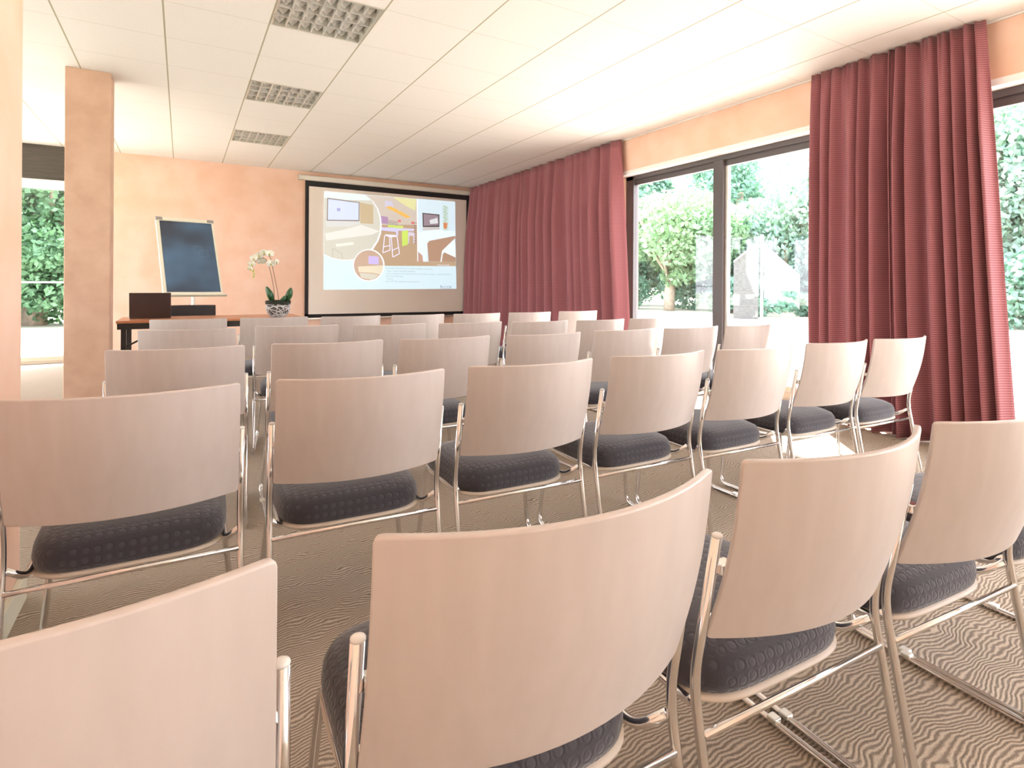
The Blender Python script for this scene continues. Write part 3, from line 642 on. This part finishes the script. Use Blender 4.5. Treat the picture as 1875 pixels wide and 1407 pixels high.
# ------------------------------------------------------------------ garden
S(B(WX + .3, WX + 3.3, -12, 40, -.10, -.03).build('ground_terrace', M['terrace']))
S(B(-60, 90, -50, 90, -.22, -.12).build('ground_lawn', M['grass']))
def crown(mb, c, rx, ry, rz, n, size, rnd, droop=0):
    # leaf sprays on lumpy shells
    lumps = [(Vector((rnd.gauss(0, .45), rnd.gauss(0, .45), rnd.gauss(0, .42))), rnd.uniform(.35, .62)) for _ in range(16)]
    for i in range(n):
        lc, lr = lumps[rnd.randrange(16)]; d = Vector((rnd.gauss(0, 1), rnd.gauss(0, 1), rnd.gauss(0, 1))).normalized() * lr * rnd.uniform(.72, 1.05); p = lc + d
        if p.length > 1.12: p = p.normalized() * rnd.uniform(.8, 1.1)
        P_ = Vector((c[0] + p.x * rx, c[1] + p.y * ry, c[2] + p.z * rz))
        if P_.z < .0: P_.z = rnd.uniform(0, .5)
        a = Vector((rnd.gauss(0, 1), rnd.gauss(0, 1), rnd.gauss(0, .7) - droop)).normalized(); b = a.cross(Vector((rnd.gauss(0, 1), rnd.gauss(0, 1), rnd.gauss(0, 1)))).normalized()
        s_ = size * rnd.uniform(.6, 1.4); w_ = s_ * .32
        mb.add([P_ - a * s_ * .5, P_ + b * w_, P_ + a * s_ * .5, P_ - b * w_], [(0, 1, 2, 3)])
def tree(name, x, y, h, rx, rz, mt, n, size, seed, label, cat='tree', group='trees beyond the lawn', trunk=True, droop=0, zc=None):
    rnd = random.Random(seed); e = empty(name, (x, y, -.12)); tag(e, label, cat, group); zc = zc or h - rz
    mb = MB(); crown(mb, (0, 0, zc), rx, rx, rz, n, size, rnd, droop); mb.build('foliage', M[mt], e)
    if trunk:
        t_ = MB(); r0 = .035 * h
        t_.tube([(0, 0, 0), (.05 * h * .3, 0, zc * .35), (0, .1, zc)], r0, 8, .3, rs=[r0 * 1.2, r0, r0 * .7, r0 * .5])
        for k in range(5):
            a = rnd.uniform(0, 6.28); t_.tube([(.01, 0, zc * rnd.uniform(.3, .6)), (math.cos(a) * rx * .4, math.sin(a) * rx * .4, zc * .9), (math.cos(a) * rx * .7, math.sin(a) * rx * .7, zc + rz * .4)], r0 * .35, 6, .3)
        t_.build('trunk', M['bark'], e, smooth=True)
    return e
tree('garden_tree', 19.3, 19.0, 5.9, 3.2, 2.3, 'leafA', 20000, .24, 1, 'broad pale green tree with forked trunk on the lawn, seen through the left pane', zc=3.7, droop=.4)
tree('weeping_conifer', 24.3, 17.0, 7.6, 3.3, 3.8, 'leafD', 22000, .25, 2, 'tall silvery drooping conifer behind the white shed', droop=1.2, zc=3.6)
tree('weeping_conifer', 25.2, 12.6, 7.9, 3.2, 3.9, 'leafD', 22000, .25, 3, 'tall silvery drooping conifer next to the curtain edge, right of the shed', droop=1.2, zc=3.8)
tree('garden_tree', 23.0, 26.5, 8.2, 3.8, 4.1, 'leafB', 22000, .27, 4, 'dark blue-green tree behind the forked lawn tree', zc=4.1)
tree('garden_tree', 26.5, 21.5, 8.6, 3.8, 4.3, 'leafB', 22000, .27, 5, 'dark blue-green tree between forked tree and conifer, behind the mullion', zc=4.3)
tree('garden_tree', 21.5, 32.0, 8.0, 3.8, 4.0, 'leafB', 16000, .27, 6, 'dark tree at the far left of the lawn beside the left curtain', zc=4.0)
tree('weeping_conifer', 24.0, 8.4, 8.2, 3.0, 4.0, 'leafD', 22000, .25, 7, 'pale conifer seen right of the near curtain', droop=1.0, zc=4.1)
tree('garden_tree', 22.5, 4.2, 7.5, 3.2, 3.6, 'leafB', 12000, .3, 8, 'blue-green tree cut by the right edge of the photo', zc=3.7)
for k, (x, y, h, s_) in enumerate(((18.6, 22.0, 1.9, 0), (20.6, 16.2, 1.5, 1), (20.0, 14.0, .9, 2), (21.2, 12.4, 1.1, 3), (20.3, 26.0, 2.0, 4), (21.6, 19.6, 2.4, 5), (20.6, 9.6, 2.4, 6), (20.4, 6.6, 2.2, 7))):
    tree('garden_shrub', x, y, h, 1.6, h * .55, 'leafB', 4000, .2, 30 + k, ['low dark shrub left of the forked lawn tree', 'low dark shrub right of the forked tree trunk', 'small shrub in front of the white shed', 'low shrub at the foot of the right conifer', 'dark shrub at the far left of the lawn edge', 'dark shrub behind the mullion', 'blue-green shrub right of the near curtain', 'blue-green shrub at the right photo edge'][k], 'shrub', 'shrubs along the lawn edge', trunk=False, zc=h * .5)
# left-hand garden seen beside the pillar
for k, (x, y, h) in enumerate(((-3.4, 19.6, 7.0), (-6.2, 20.2, 7.5), (-.6, 20.4, 6.8), (-9.4, 20.0, 7.2))):
    tree('hedge_tree', x, y, h, 2.1, h * .52, 'leafC', 18000, .17, 60 + k, ['dense fresh green tree framed between left wall and pillar', 'fresh green tree left of the one framed by the pillar', 'fresh green tree hidden mostly by the pillar', 'fresh green tree farthest left'][k], 'tree', 'dense green trees outside the left window', zc=h * .5)
for k, (x, y) in enumerate(((-3.0, 18.7), (-5.2, 18.8), (-1.0, 18.9))):
    tree('garden_shrub', x, y, 2.6, 1.5, 1.5, 'leafC', 7000, .15, 80 + k, ['fresh green shrub at lawn edge in the gap between left wall and pillar', 'fresh green shrub at lawn edge behind the left foreground wall', 'fresh green shrub at lawn edge behind the pillar'][k], 'shrub', 'shrubs outside the left window', trunk=False, zc=1.2)
# solid stand-ins for gables reflected in the right pane's glass
def reflection(x, y, rz, w_, d_, hw, hr, side, m_, label):
    """lean-to stand-in for a gable reflected in the glass: eaves hw, ridge hr on the given side"""
    e = empty('gable_reflection', (x, y, -.12), rz); tag(e, label, 'reflection', 'stand-ins for reflected gables'); hl, hh2 = (hr, hw) if side < 0 else (hw, hr)
    MB().add([(-w_ / 2, 0, 0), (w_ / 2, 0, 0), (w_ / 2, 0, hh2), (-w_ / 2, 0, hl), (-w_ / 2, d_, 0), (w_ / 2, d_, 0), (w_ / 2, d_, hh2), (-w_ / 2, d_, hl)],
             [(0, 1, 2, 3), (7, 6, 5, 4), (0, 4, 5, 1), (1, 5, 6, 2), (3, 7, 4, 0), (2, 6, 7, 3)]).build('wall', m_, e)
    v_ = [(-w_ / 2, -.05, hl), (w_ / 2, -.05, hh2), (w_ / 2, d_ + .05, hh2), (-w_ / 2, d_ + .05, hl)]
    MB().add(v_ + [(a_, b_, c_ + .06) for a_, b_, c_ in v_], [(3, 2, 1, 0), (4, 5, 6, 7), (0, 1, 5, 4), (1, 2, 6, 5), (2, 3, 7, 6), (3, 0, 4, 7)]).build('roof', M['render'], e)
    return e
reflection(20.0, 13.75, -.96, 1.25, .9, 1.55, 2.75, -1, M['render'], 'solid stand-in for a white gable shed among shrubs, seen through the right pane')
reflection(17.1, 13.15, -.93, .82, .7, 2.0, 2.7, 1, M['stone'], 'solid stand-in for a grey gable shed just right of the mullion')
e = B(17.40, 17.47, 12.72, 12.79, -.12, 2.85).build('reflection_strip', M['render']); tag(e, 'thin white post of the reflected gable, built solid beside it', 'strip')  # bright edge reflected in the glass, modelled as a solid bar
